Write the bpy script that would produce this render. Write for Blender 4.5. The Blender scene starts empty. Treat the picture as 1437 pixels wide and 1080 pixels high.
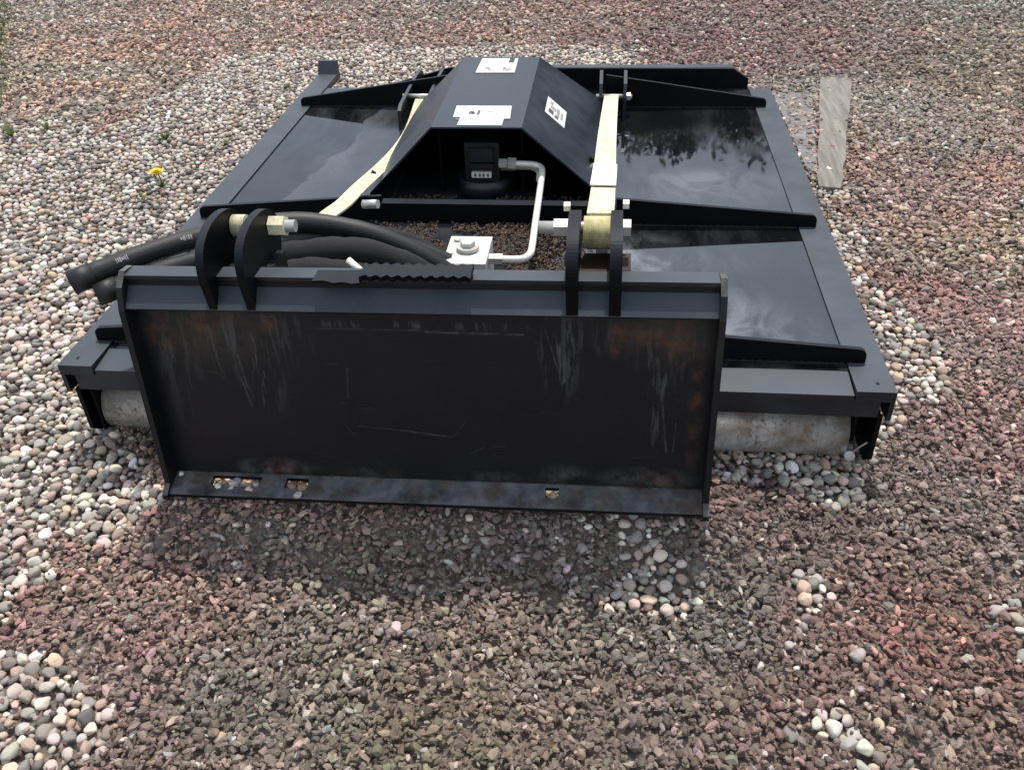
import bpy, bmesh, math, random
import numpy as np
from mathutils import Vector, Matrix, noise as mnoise

random.seed(7); RNG = np.random.default_rng(11)
SC = bpy.context.scene
COL = SC.collection
R = math.radians

# ------------------------------------------------------------------ camera
cam_d = bpy.data.cameras.new('camera'); cam = bpy.data.objects.new('camera', cam_d); COL.objects.link(cam)
cam_d.sensor_width = 36.0
cam_d.lens = 1257.4 / 1437.0 * 36.0
cam_d.clip_start = 0.05; cam_d.clip_end = 2000
rx = Vector((0.99457, 0.09947, -0.03056)); ry = Vector((-0.03340, 0.58324, 0.81161)); rz = -Vector((-0.09856, 0.80618, -0.58340))
cam.matrix_world = Matrix(((rx.x, ry.x, rz.x, 0.3186), (rx.y, ry.y, rz.y, -1.6134), (rx.z, ry.z, rz.z, 1.3806), (0, 0, 0, 1)))
SC.camera = cam
cam_d.dof.use_dof = False

# ------------------------------------------------------------------ light
SUN_EL, SUN_AZ = 67.0, 6.0          # azimuth measured from +Y (behind the machine) towards +X
world = bpy.data.worlds.new('World'); SC.world = world; world.use_nodes = True
nt = world.node_tree; nt.nodes.clear()
wo = nt.nodes.new('ShaderNodeOutputWorld'); bg = nt.nodes.new('ShaderNodeBackground')
sky = nt.nodes.new('ShaderNodeTexSky'); sky.sky_type = 'NISHITA'; sky.sun_disc = False
sky.sun_elevation = R(SUN_EL); sky.sun_rotation = R(SUN_AZ)
sky.air_density = 1.2; sky.dust_density = 2.0; sky.ozone_density = 1.0
# broken cloud all round the sky: paler, less blue where the cloud lies
tc = nt.nodes.new('ShaderNodeTexCoord'); mp = nt.nodes.new('ShaderNodeMapping'); mp.inputs['Scale'].default_value = (1.0, 1.0, 2.2); mp.inputs['Location'].default_value = (22.1, 11.7, 0.0)
nz = nt.nodes.new('ShaderNodeTexNoise'); nz.inputs['Scale'].default_value = 1.7; nz.inputs['Detail'].default_value = 8; nz.inputs['Roughness'].default_value = 0.56
cr = nt.nodes.new('ShaderNodeValToRGB'); cr.color_ramp.elements[0].position = 0.36; cr.color_ramp.elements[0].color = (.16, .16, .16, 1); cr.color_ramp.elements[1].position = 0.68; e_ = cr.color_ramp.elements.new(.50); e_.color = (.50, .50, .50, 1)
mx = nt.nodes.new('ShaderNodeMix'); mx.data_type = 'RGBA'
mx.inputs['B'].default_value = (15.6, 16.8, 19.0, 1)
L = nt.links.new
L(tc.outputs['Generated'], mp.inputs['Vector']); L(mp.outputs['Vector'], nz.inputs['Vector']); L(nz.outputs['Fac'], cr.inputs['Fac'])
L(cr.outputs['Color'], mx.inputs['Factor']); L(sky.outputs['Color'], mx.inputs['A']); L(mx.outputs['Result'], bg.inputs['Color'])
bg.inputs['Strength'].default_value = 0.092
L(bg.outputs['Background'], wo.inputs['Surface'])

sun_d = bpy.data.lights.new('sun', 'SUN'); sun = bpy.data.objects.new('sun', sun_d); COL.objects.link(sun)
sun_d.energy = 4.1; sun_d.angle = R(1.2); sun_d.color = (1.0, 0.93, 0.83)
sd = Vector((math.sin(R(SUN_AZ)) * math.cos(R(SUN_EL)), math.cos(R(SUN_AZ)) * math.cos(R(SUN_EL)), math.sin(R(SUN_EL))))
sun.rotation_euler = sd.to_track_quat('Z', 'Y').to_euler(); sun.location = sd * 30

SC.view_settings.view_transform = 'Standard'; SC.view_settings.look = 'None'
SC.view_settings.exposure = 0.0; SC.view_settings.gamma = 1.0; SC.view_settings.use_curve_mapping = False

# ------------------------------------------------------------------ material helpers
class NT:
    def __init__(s, name):
        s.m = bpy.data.materials.new(name); s.m.use_nodes = True; s.t = s.m.node_tree
        s.b = s.t.nodes['Principled BSDF']; s.out = s.t.nodes['Material Output']
    def n(s, typ, **kw):
        o = s.t.nodes.new('ShaderNode' + typ)
        for k, v in kw.items():
            if k in o.inputs: o.inputs[k].default_value = v
            else: setattr(o, k, v)
        return o
    def l(s, a, b): s.t.links.new(a, b)
    def obj(s, scale=(1, 1, 1), loc=(0, 0, 0)):
        t = s.n('TexCoord'); m = s.n('Mapping'); m.inputs['Scale'].default_value = scale; m.inputs['Location'].default_value = loc
        s.l(t.outputs['Object'], m.inputs['Vector']); return m.outputs['Vector']
    def noise(s, vec, scale, detail=4, rough=0.55, dist=0.0):
        n = s.n('TexNoise'); n.inputs['Scale'].default_value = scale; n.inputs['Detail'].default_value = detail
        n.inputs['Roughness'].default_value = rough; n.inputs['Distortion'].default_value = dist
        s.l(vec, n.inputs['Vector']); return n.outputs['Fac']
    def ramp(s, fac, stops):
        r = s.n('ValToRGB'); e = r.color_ramp.elements
        while len(e) < len(stops): e.new(0.5)
        for i, (p, c) in enumerate(stops):
            e[i].position = p; e[i].color = (c, c, c, 1) if isinstance(c, (int, float)) else (*c, 1)
        s.l(fac, r.inputs['Fac']); return r.outputs['Color']
    def mix(s, fac, a, b):
        m = s.n('Mix', data_type='RGBA')
        for key, v in (('Factor', fac), ('A', a), ('B', b)):
            if isinstance(v, (int, float)): m.inputs[key].default_value = v
            elif isinstance(v, tuple): m.inputs[key].default_value = (*v, 1)
            else: s.l(v, m.inputs[key])
        return m.outputs['Result']
    def math(s, op, a, b=None):
        m = s.n('Math', operation=op)
        for i, v in enumerate((a, b)):
            if v is None: continue
            if isinstance(v, (int, float)): m.inputs[i].default_value = v
            else: s.l(v, m.inputs[i])
        return m.outputs[0]
    def bump(s, h, strength, dist=0.002):
        b = s.n('Bump'); b.inputs['Strength'].default_value = strength; b.inputs['Distance'].default_value = dist
        s.l(h, b.inputs['Height']); s.l(b.outputs['Normal'], s.b.inputs['Normal']); return b
    def set(s, **kw):
        for k, v in kw.items():
            k = k.replace('_', ' ')
            if isinstance(v, (int, float)): s.b.inputs[k].default_value = v
            elif isinstance(v, tuple): s.b.inputs[k].default_value = (*v, 1)
            else: s.l(v, s.b.inputs[k])
        return s.m

def spot(N, sep, cx, cz, ax, az, soft=1.0):
    """soft elliptical patch in the object's X/Z plane, 1 inside -> 0 outside"""
    dx = N.math('DIVIDE', N.math('SUBTRACT', sep.outputs['X'], cx), ax)
    dz = N.math('DIVIDE', N.math('SUBTRACT', sep.outputs['Z'], cz), az)
    d = N.math('SQRT', N.math('ADD', N.math('MULTIPLY', dx, dx), N.math('MULTIPLY', dz, dz)))
    m = N.n('MapRange'); N.l(d, m.inputs['Value'])
    m.inputs['From Min'].default_value = 1.0; m.inputs['From Max'].default_value = 1.0 - soft
    m.inputs['To Min'].default_value = 0; m.inputs['To Max'].default_value = 1
    return m.outputs['Result']

def mat_black(name, rough=0.33, dust=0.25, seed=0.0, wave=0.0, base=(0.0045, 0.0048, 0.0056), top=.16, spec=.5):
    N = NT(name); v = N.obj(loc=(seed, seed * .7, seed * .3))
    d1 = N.noise(v, 7, 6, .6); d2 = N.noise(v, 160, 3, .6)
    dm = N.math('MULTIPLY', N.ramp(d1, [(.42, 0), (.75, 1)]), dust)
    dm = N.math('ADD', dm, N.math('MULTIPLY', N.ramp(d2, [(.6, 0), (.75, 1)]), dust * .35))
    geo = N.n('NewGeometry'); sp_ = N.n('SeparateXYZ'); N.l(geo.outputs['Normal'], sp_.inputs['Vector'])
    sky_top = N.math('MULTIPLY', N.ramp(sp_.outputs['Z'], [(.25, 0), (.80, 1)]), N.ramp(d1, [(.2, .6), (.8, 1)]))  # up-facing sides painted lighter and bluer, sky light put into the colour
    dm = N.math('MINIMUM', N.math('ADD', dm, N.math('MULTIPLY', sky_top, top)), 1.0)
    col = N.mix(dm, base, (0.106, 0.122, 0.150))
    rr = N.math('ADD', N.math('MULTIPLY', d1, .18), rough - .09)
    rr = N.math('ADD', rr, N.math('MULTIPLY', dm, .5))
    fine = N.noise(v, 420, 2, .5)
    h = N.math('MULTIPLY', fine, .12)
    if wave: h = N.math('ADD', h, N.math('MULTIPLY', N.noise(v, 3.0, 2, .4), wave))
    N.bump(h, .35, .002)
    return N.set(Base_Color=col, Roughness=rr, Specular_IOR_Level=spec, Specular_Tint=(.78, .89, 1.0))

M = {}
M['black'] = mat_black('black_paint', .45, .02, top=.16, spec=.12, base=(.003, .0032, .0038))
M['rail'] = mat_black('black_paint_satin', .40, .16, 3.1, base=(.008, .0085, .0105), top=.33)
M['hood'] = mat_black('black_paint_hood', .36, .12, 5.7, base=(.007, .0105, .018), top=.06)
M['dark'] = mat_black('black_frame_paint', .5, .06, 9.2, top=.02, spec=.2)

# deck top: glossy black paint, with a paler, rougher area that ends in a curved line on one side
def mat_deck():
    N = NT('black_gloss_deck'); v = N.obj()
    tcn = N.n('TexCoord'); sep = N.n('SeparateXYZ'); N.l(tcn.outputs['Object'], sep.inputs['Vector'])
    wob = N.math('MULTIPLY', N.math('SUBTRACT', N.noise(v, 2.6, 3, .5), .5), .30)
    # edge line x = -0.86 + 0.36*(y-0.8)  (paler area lies on the inner side of it, left half of deck only)
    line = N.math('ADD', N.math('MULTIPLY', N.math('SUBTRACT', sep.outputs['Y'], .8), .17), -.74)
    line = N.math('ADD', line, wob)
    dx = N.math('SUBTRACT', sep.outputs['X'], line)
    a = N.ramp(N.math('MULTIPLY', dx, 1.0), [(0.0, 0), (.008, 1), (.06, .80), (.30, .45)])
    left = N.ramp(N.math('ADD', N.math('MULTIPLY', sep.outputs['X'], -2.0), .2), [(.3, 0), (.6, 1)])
    pale_mask = N.math('MULTIPLY', a, left)
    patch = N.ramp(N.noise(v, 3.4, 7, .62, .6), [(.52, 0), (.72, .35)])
    cloud_streak = N.math('MULTIPLY', N.ramp(N.noise(N.obj((1, .35, 1), (5, 2, 0)), 6, 6, .62, .4), [(.46, 0), (.58, .45), (.70, .9)]), N.ramp(N.noise(v, 1.6, 3, .5), [(.42, 0), (.62, 1)]))  # pale streaks painted for bright cloud mirrored in the deck
    spots = N.math('ADD', N.math('MULTIPLY', cloud_streak, .15), N.ramp(N.noise(v, 95, 3, .6), [(.62, 0), (.72, .22)]))
    pale_mask = N.math('MINIMUM', N.math('ADD', N.math('ADD', N.math('MULTIPLY', pale_mask, .40), N.math('MULTIPLY', patch, .18)), spots), 1.0)
    col = N.mix(pale_mask, (.0045, .0050, .0062), (.085, .090, .100))
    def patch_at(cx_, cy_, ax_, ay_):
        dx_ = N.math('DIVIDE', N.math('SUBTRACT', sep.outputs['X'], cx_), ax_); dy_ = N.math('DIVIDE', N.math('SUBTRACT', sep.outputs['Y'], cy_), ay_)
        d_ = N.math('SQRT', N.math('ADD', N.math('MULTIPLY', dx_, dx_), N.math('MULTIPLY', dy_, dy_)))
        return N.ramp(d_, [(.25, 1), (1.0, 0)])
    cloud_glint = N.math('MAXIMUM', patch_at(.60, .26, .26, .20), N.math('MAXIMUM', patch_at(.42, .60, .20, .16), N.math('MULTIPLY', patch_at(.62, 1.12, .30, .22), .6)))  # cloud highlights painted as pale patches into the deck colour
    cloud_glint = N.math('MULTIPLY', cloud_glint, N.ramp(N.noise(N.obj((1, .7, 1), (2, 7, 0)), 7, 6, .66, .8), [(.42, 0), (.62, 1)]))
    col = N.mix(N.math('ADD', N.math('MULTIPLY', cloud_streak, .15), N.math('MULTIPLY', cloud_glint, .55)), col, (.21, .225, .25))
    rr = N.math('ADD', .02, N.math('MULTIPLY', pale_mask, .5))
    h = N.math('ADD', N.math('MULTIPLY', N.noise(v, 2.2, 2, .4), 1.0), N.math('MULTIPLY', N.noise(v, 14, 3, .5), .06))
    N.bump(h, .10, .006)
    return N.set(Base_Color=col, Roughness=rr, Specular_IOR_Level=.72, Specular_Tint=(.80, .90, 1.0))
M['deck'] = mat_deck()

SCRATCHES = [(-.207, .233, -.188, .206, .0016, .6), (-.178, .229, -.095, .223, .0016, .7), (-.095, .223, .02, .209, .0018, .75), (.02, .209, .048, .245, .0014, .5), (-.247, .452, -.019, .452, .0016, .5),
             (-.019, .449, .172, .447, .0030, .75), (-.185, .364, -.191, .297, .0028, .4), (.25, .487, .251, .348, .0055, .7), (.214, .459, .247, .34, .0016, .6), (.429, .402, .438, .323, .0050, .55), (.441, .32, .457, .19, .0030, .6),
             (-.412, .339, -.40, .268, .0022, .8), (-.316, .47, -.316, .408, .0018, .6), (-.412, .42, -.401, .314, .0035, .6), (.196, .432, .202, .391, .0016, .5), (.052, .169, .09, .189, .0014, .35), (.473, .259, .47, .19, .0014, .45),
             (-.493, .353, -.456, .346, .0014, .45), (-.456, .346, -.438, .321, .0012, .35), (-.333, .454, -.324, .375, .0020, .6)]
def mat_plate():
    N = NT('scratched_black_plate'); v = N.obj()
    tcn = N.n('TexCoord'); sep = N.n('SeparateXYZ'); N.l(tcn.outputs['Object'], sep.inputs['Vector'])
    streak = N.noise(N.obj((60, 60, 5.0)), 1.0, 5, .6)
    st = N.ramp(streak, [(.55, 0), (.60, .8)])
    fine = N.ramp(N.noise(N.obj((190, 60, 9), (4, 0, 2)), 1.0, 3, .6), [(.60, 0), (.68, 1)])
    zones = None
    for (cx, cz, ax, az, w) in [(-.42, .43, .20, .12, .75), (-.36, .37, .06, .14, .8), (.245, .42, .05, .14, .9), (.45, .42, .11, .08, .6),
                                (.44, .31, .035, .17, .85), (.29, .45, .1, .06, .5), (-.05, .462, .38, .012, .8), (-.55, .40, .05, .2, .5)]:
        z = N.math('MULTIPLY', spot(N, sep, cx, cz, ax, az), w)
        zones = z if zones is None else N.math('MAXIMUM', zones, z)
    scr = N.math('MULTIPLY', zones, N.math('MAXIMUM', st, fine))
    low = None
    for (cx, cz, ax, az, w) in [(-.38, .115, .12, .03, .9), (-.16, .115, .07, .03, .6), (.25, .12, .07, .035, .7), (.42, .12, .12, .035, .9), (.1, .11, .1, .02, .5)]:
        z = N.math('MULTIPLY', spot(N, sep, cx, cz, ax, az), w)
        low = z if low is None else N.math('MAXIMUM', low, z)
    mott = N.ramp(N.noise(v, 28, 6, .65), [(.42, 0), (.62, 1)])
    scr = N.math('MAXIMUM', scr, N.math('MULTIPLY', low, mott))
    hair = N.ramp(N.noise(N.obj((9, 9, 130), (1.3, 0, 0)), 1.0, 2, .5, 1.0), [(.70, 0), (.73, .35)])
    scr = N.math('MAXIMUM', scr, N.math('MULTIPLY', hair, .5))
    for (ax_, az_, bx_, bz_, w_, g_) in SCRATCHES:
        dx, dz = bx_ - ax_, bz_ - az_; L2 = dx * dx + dz * dz
        px_ = N.math('SUBTRACT', sep.outputs['X'], ax_); pz_ = N.math('SUBTRACT', sep.outputs['Z'], az_)
        t_ = N.math('DIVIDE', N.math('ADD', N.math('MULTIPLY', px_, dx), N.math('MULTIPLY', pz_, dz)), L2)
        t_ = N.math('MINIMUM', N.math('MAXIMUM', t_, 0.0), 1.0)
        ex = N.math('SUBTRACT', px_, N.math('MULTIPLY', t_, dx)); ez = N.math('SUBTRACT', pz_, N.math('MULTIPLY', t_, dz))
        d_ = N.math('SQRT', N.math('ADD', N.math('MULTIPLY', ex, ex), N.math('MULTIPLY', ez, ez)))
        d_ = N.math('ADD', d_, N.math('MULTIPLY', N.math('SUBTRACT', N.noise(v, 60, 4, .7), .5), w_ * 2.2))
        mr = N.n('MapRange'); N.l(d_, mr.inputs['Value']); mr.inputs['From Min'].default_value = w_; mr.inputs['From Max'].default_value = w_ * .35; mr.inputs['To Max'].default_value = g_
        scr = N.math('MAXIMUM', scr, N.math('MULTIPLY', mr.outputs['Result'], N.ramp(N.noise(v, 33, 4, .7), [(.36, .15), (.6, .85)])))
    rust = None
    for (cx, cz, ax, az) in [(-.47, .455, .06, .045), (-.56, .45, .04, .08), (.355, .44, .03, .05), (.42, .455, .06, .04), (.47, .44, .05, .06), (.44, .115, .07, .03), (-.36, .12, .05, .03), (.51, .3, .02, .2), (-.33, .46, .03, .03)]:
        z = spot(N, sep, cx, cz, ax, az); rust = z if rust is None else N.math('MAXIMUM', rust, z)
    rust = N.math('MULTIPLY', rust, N.ramp(N.noise(v, 34, 6, .65), [(.42, 0), (.66, .85)]))
    d0 = N.math('MULTIPLY', N.ramp(N.noise(v, 6, 6, .6), [(.4, 0), (.8, 1)]), .09)
    col = N.mix(d0, (.0050, .0058, .0078), (.045, .047, .052))
    geo = N.n('NewGeometry'); sp_ = N.n('SeparateXYZ'); N.l(geo.outputs['Normal'], sp_.inputs['Vector'])
    col = N.mix(N.math('MULTIPLY', N.math('MULTIPLY', N.ramp(sp_.outputs['Z'], [(.45, 0), (.9, 1)]), N.ramp(N.noise(v, 22, 6, .65), [(.30, .20), (.62, 1)])), .95), col, N.mix(N.ramp(N.noise(v, 17, 7, .7), [(.45, 0), (.62, 1)]), (.125, .130, .140), (.095, .078, .062)))
    col = N.mix(N.math('MULTIPLY', scr, .52), col, (.14, .146, .145))
    stain = N.math('MAXIMUM', spot(N, sep, .44, .45, .15, .085), spot(N, sep, -.45, .44, .17, .10))
    stain = N.math('MULTIPLY', stain, N.ramp(N.noise(v, 14, 7, .7), [(.36, .1), (.60, .75)]))
    col = N.mix(stain, col, (.050, .044, .034))
    col = N.mix(rust, col, N.mix(N.noise(v, 90, 4, .7), (.045, .026, .018), (.16, .065, .030)))
    rr = N.math('ADD', .42, N.math('MULTIPLY', N.math('MAXIMUM', scr, rust), .3))
    N.bump(N.math('ADD', N.math('MULTIPLY', N.noise(v, 260, 3, .5), .2), N.math('MULTIPLY', rust, .5)), .4, .002)
    return N.set(Base_Color=col, Roughness=rr, Specular_IOR_Level=.28)
M['plate'] = mat_plate()

def mat_galv():
    N = NT('galvanised_roller'); v = N.obj()
    c1 = N.ramp(N.noise(v, 60, 4, .6), [(.3, (.46, .45, .42)), (.7, (.70, .685, .64))])
    sp = N.ramp(N.noise(N.obj((1, 1, 1), (7, 3, 1)), 95, 4, .7), [(.56, 0), (.62, 1)])
    dirt = N.ramp(N.noise(N.obj((1, 1, 1), (2, 9, 4)), 11, 6, .7), [(.46, 0), (.66, 1)])
    ring = N.ramp(N.noise(N.obj((70, 2, 2)), 1, 3, .6), [(.45, 0), (.7, .4)])
    col = N.mix(ring, c1, (.33, .32, .29)); col = N.mix(N.math('MULTIPLY', dirt, .80), col, (.21, .150, .090))
    col = N.mix(N.math('MULTIPLY', sp, N.ramp(N.noise(v, 7, 4, .6), [(.40, .15), (.58, 1)])), col, (.16, .058, .020))
    N.bump(N.noise(v, 120, 4, .6), .12, .002)
    return N.set(Base_Color=col, Roughness=.34, Metallic=.50)
M['galv'] = mat_galv()

def simple(name, col, rough=.5, metal=0.0, var=.25, scale=40, bump=.15):
    N = NT(name); v = N.obj()
    f = N.noise(v, scale, 4, .6)
    c = N.mix(N.ramp(f, [(.3, 0), (.7, 1)]), tuple(x * (1 - var) for x in col), tuple(min(1, x * (1 + var)) for x in col))
    N.bump(N.noise(v, scale * 5, 3, .5), bump, .0015)
    return N.set(Base_Color=c, Roughness=rough, Metallic=metal)
M['zinc'] = simple('zinc_plated_steel', (.52, .51, .47), .40, .55, .12)
M['tube'] = simple('zinc_pipe', (.80, .78, .70), .36, .15, .08)
M['alu'] = simple('bare_aluminium_block', (.60, .61, .58), .45, .35, .22, 24)
M['rubber'] = simple('black_hose_rubber', (.008, .008, .009), .55, 0, .35, 60, .4)
M['sleeve'] = simple('woven_hose_sleeve', (.008, .008, .0095), .85, 0, .4, 200, .8)
M['label'] = simple('white_label_vinyl', (.62, .62, .60), .5, 0, .14, 22, .05)
M['ink'] = simple('grey_label_print', (.08, .08, .085), .5, 0, .3, 150, .02)
M['pale_ink'] = simple('pale_label_print', (.30, .29, .30), .5, 0, .15, 150, .02)
M['rust'] = simple('rusty_steel', (.040, .018, .011), .8, 0, .6, 45, .6)
M['motor'] = simple('black_motor_casting', (.012, .013, .018), .4, 0, .3, 60, .3)

def mat_strap(name, a, b):
    N = NT(name); v = N.obj()
    w = N.n('TexWave', wave_type='BANDS', bands_direction='X'); w.inputs['Scale'].default_value = 95; w.inputs['Distortion'].default_value = .6
    N.l(v, w.inputs['Vector'])
    f = N.noise(v, 14, 6, .65); c = N.mix(N.ramp(f, [(.35, 0), (.70, 1)]), a, b)
    c = N.mix(N.ramp(N.noise(N.obj((6, 1.2, 1), (8, 1, 2)), 5, 6, .7), [(.46, 0), (.70, .65)]), c, (.33, .28, .17))
    c = N.mix(N.ramp(N.noise(N.obj((1, 1, 1), (3, 3, 3)), 50, 5, .7), [(.50, 0), (.70, .6)]), c, (.24, .20, .12))
    N.bump(N.math('ADD', w.outputs['Fac'], N.noise(v, 300, 3, .6)), .5, .0012)
    return N.set(Base_Color=c, Roughness=.85)
M['strap'] = mat_strap('pale_yellow_webbing', (.74, .68, .44), (.76, .72, .55))
M['strap_y'] = mat_strap('yellow_webbing', (.60, .52, .20), (.70, .65, .40))

# ------------------------------------------------------------------ mesh helpers
def link(name, me, mat, parent=None, label=None):
    o = bpy.data.objects.new(name, me); COL.objects.link(o)
    if mat is not None: me.materials.clear(); me.materials.append(mat)
    if parent is not None: o.parent = parent
    if label: o['label'] = label
    return o
def fin(bm, name, mat, parent=None, bevel=0.0, seg=2, smooth=False, label=None):
    if bevel:
        es = [e for e in bm.edges if len(e.link_faces) == 2 and e.calc_face_angle(0) > .5]
        bmesh.ops.bevel(bm, geom=es, offset=bevel, segments=seg, affect='EDGES', profile=.5, clamp_overlap=True)
    bmesh.ops.recalc_face_normals(bm, faces=bm.faces)
    me = bpy.data.meshes.new(name); bm.to_mesh(me); bm.free()
    if smooth:
        for p in me.polygons: p.use_smooth = True
    return link(name, me, mat, parent, label)
def add_box(bm, x0, x1, y0, y1, z0, z1):
    vs = [bm.verts.new(p) for p in ((x0, y0, z0), (x1, y0, z0), (x1, y1, z0), (x0, y1, z0), (x0, y0, z1), (x1, y0, z1), (x1, y1, z1), (x0, y1, z1))]
    for f in ((0, 3, 2, 1), (4, 5, 6, 7), (0, 1, 5, 4), (1, 2, 6, 5), (2, 3, 7, 6), (3, 0, 4, 7)): bm.faces.new([vs[i] for i in f])
def box(name, x0, x1, y0, y1, z0, z1, mat, parent, bevel=.0015, label=None):
    bm = bmesh.new(); add_box(bm, x0, x1, y0, y1, z0, z1); return fin(bm, name, mat, parent, bevel, label=label)
def add_prism(bm, pts, axis, a0, a1):
    def P(p, a): return {'x': (a, p[0], p[1]), 'y': (p[0], a, p[1]), 'z': (p[0], p[1], a)}[axis]
    A = [bm.verts.new(P(p, a0)) for p in pts]; B = [bm.verts.new(P(p, a1)) for p in pts]; n = len(pts)
    bm.faces.new(A); bm.faces.new(B[::-1])
    for i in range(n): bm.faces.new((A[i], B[i], B[(i + 1) % n], A[(i + 1) % n]))
def prism(name, pts, axis, a0, a1, mat, parent, bevel=.0015, label=None):
    bm = bmesh.new(); add_prism(bm, pts, axis, a0, a1); return fin(bm, name, mat, parent, bevel, label=label)
def catmull(pts, n=10):
    pts = [Vector(p) for p in pts]; q = [pts[0] * 2 - pts[1]] + pts + [pts[-1] * 2 - pts[-2]]; out = []
    for i in range(1, len(q) - 2):
        for k in range(n):
            t = k / n; a, b, c, d = q[i - 1], q[i], q[i + 1], q[i + 2]
            out.append(.5 * ((2 * b) + (c - a) * t + (2 * a - 5 * b + 4 * c - d) * t * t + (3 * b - a - 3 * c + d) * t ** 3))
    out.append(pts[-1]); return out
def add_tube(bm, path, rad, seg=14, caps=True):
    rings = []; up = Vector((0, 0, 1)); path = [Vector(p) for p in path]
    t0 = (path[1] - path[0]).normalized(); nrm = (up - t0 * up.dot(t0))
    if nrm.length < .05: nrm = Vector((1, 0, 0)) - t0 * t0.x
    nrm.normalize()
    for i, p in enumerate(path):
        t = (path[min(i + 1, len(path) - 1)] - path[max(i - 1, 0)]).normalized()
        nrm = (nrm - t * nrm.dot(t)).normalized(); b = t.cross(nrm)
        r = rad[i] if isinstance(rad, (list, tuple)) else rad
        rings.append([bm.verts.new(p + (nrm * math.cos(a) + b * math.sin(a)) * r) for a in [2 * math.pi * k / seg for k in range(seg)]])
    for A, B in zip(rings, rings[1:]):
        for k in range(seg): bm.faces.new((A[k], A[(k + 1) % seg], B[(k + 1) % seg], B[k]))
    if caps: bm.faces.new(rings[0][::-1]); bm.faces.new(rings[-1])
def tube(name, path, rad, mat, parent, seg=14, label=None):
    bm = bmesh.new(); add_tube(bm, path, rad, seg); o = fin(bm, name, mat, parent, label=label)
    for p in o.data.polygons: p.use_smooth = len(p.vertices) == 4
    return o
def cyl(name, p0, p1, r, mat, parent, seg=24, bevel=.001, label=None):
    bm = bmesh.new(); add_tube(bm, [p0, p1], r, seg); o = fin(bm, name, mat, parent, bevel, 1, label=label)
    for p in o.data.polygons: p.use_smooth = len(p.vertices) == 4 and seg > 8
    return o
def thing(name, label, cat, loc=(0, 0, 0), group=None):
    o = bpy.data.objects.new(name, None); COL.objects.link(o); o.location = loc; o.empty_display_size = .1
    return tag(o, label, cat, group)
def tag(o, label, cat, group=None):
    o['label'] = label; o['category'] = cat
    if group: o['group'] = group
    return o

# ------------------------------------------------------------------ ground
def mat_ground():
    N = NT('gravel_bed'); v = N.obj()
    vo = N.n('TexVoronoi', feature='F1'); vo.inputs['Scale'].default_value = 48; N.l(v, vo.inputs['Vector'])
    sepc = N.n('SeparateColor'); N.l(vo.outputs['Color'], sepc.inputs['Color'])
    c = N.ramp(sepc.outputs['Red'], [(0, (.07, .06, .052)), (.35, (.13, .10, .085)), (.65, (.18, .145, .12)), (.9, (.28, .25, .22)), (1, (.40, .37, .33))])
    v2 = N.n('TexVoronoi', feature='F1'); v2.inputs['Scale'].default_value = 190; N.l(v, v2.inputs['Vector']); sep2 = N.n('SeparateColor'); N.l(v2.outputs['Color'], sep2.inputs['Color'])
    c = N.mix(.6, c, N.ramp(sep2.outputs['Green'], [(0, (.05, .042, .036)), (.5, (.14, .115, .095)), (1, (.34, .30, .26))]))
    big = N.noise(v, .9, 4, .6)
    c = N.mix(N.ramp(big, [(.4, 0), (.65, .5)]), c, (.16, .10, .085))
    N.bump(N.math('SUBTRACT', 1.0, vo.outputs['Distance']), .9, .012)
    return N.set(Base_Color=c, Roughness=.95)
M['ground'] = mat_ground()
bm = bmesh.new(); S = 400
g = [-S, -60, -20, -8, -4, -2, 0, 2, 4, 8, 20, 60, S]
gv = [[bm.verts.new((x, y, -.022)) for x in g] for y in g]
for j in range(len(g) - 1):
    for i in range(len(g) - 1): bm.faces.new((gv[j][i], gv[j][i + 1], gv[j + 1][i + 1], gv[j + 1][i]))
ground = fin(bm, 'ground', M['ground']); ground['kind'] = 'structure'

def mat_stone(name, rough, bump_s):
    N = NT(name); a = N.n('Attribute', attribute_name='stone_colour'); v = N.obj()
    f = N.noise(v, 130, 4, .65); f2 = N.noise(v, 700, 2, .6)
    c = N.mix(N.math('MULTIPLY', N.ramp(f, [(.35, 0), (.75, 1)]), .35), a.outputs['Color'], (.30, .25, .20))
    c = N.mix(N.math('MULTIPLY', N.ramp(f2, [(.55, 0), (.7, 1)]), .3), c, (.06, .055, .05))
    N.bump(N.math('ADD', f, N.math('MULTIPLY', f2, .4)), bump_s, .0016)
    return N.set(Base_Color=c, Roughness=rough, Specular_IOR_Level=.35)
M['stone'] = mat_stone('river_pebble', .68, .35)
M['chip'] = mat_stone('reddish_chipping', .88, .5)

# the plate has settled into a low ridge of gravel
def ridge(x, y):
    x = np.asarray(x, float); y = np.asarray(y, float)
    side = np.clip((.74 - np.abs(x + .03)) / .16, 0, 1); side = side * side * (3 - 2 * side)
    d = np.where(y < -.20, (y + .20) / .115, (y + .20) / .13)
    return .068 * np.exp(-d * d) * side
bm = bmesh.new(); gx_ = np.linspace(-.85, .80, 56); gy_ = np.linspace(-.52, .18, 34)
rv = [[bm.verts.new((x, y, float(ridge(x, y)) - .0235 + .004 * min(1.0, float(ridge(x, y)) * 60))) for x in gx_] for y in gy_]
for j in range(len(gy_) - 1):
    for i in range(len(gx_) - 1): bm.faces.new((rv[j][i], rv[j][i + 1], rv[j + 1][i + 1], rv[j + 1][i]))
fin(bm, 'gravel_ridge', M['ground'], ground, smooth=True)
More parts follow.
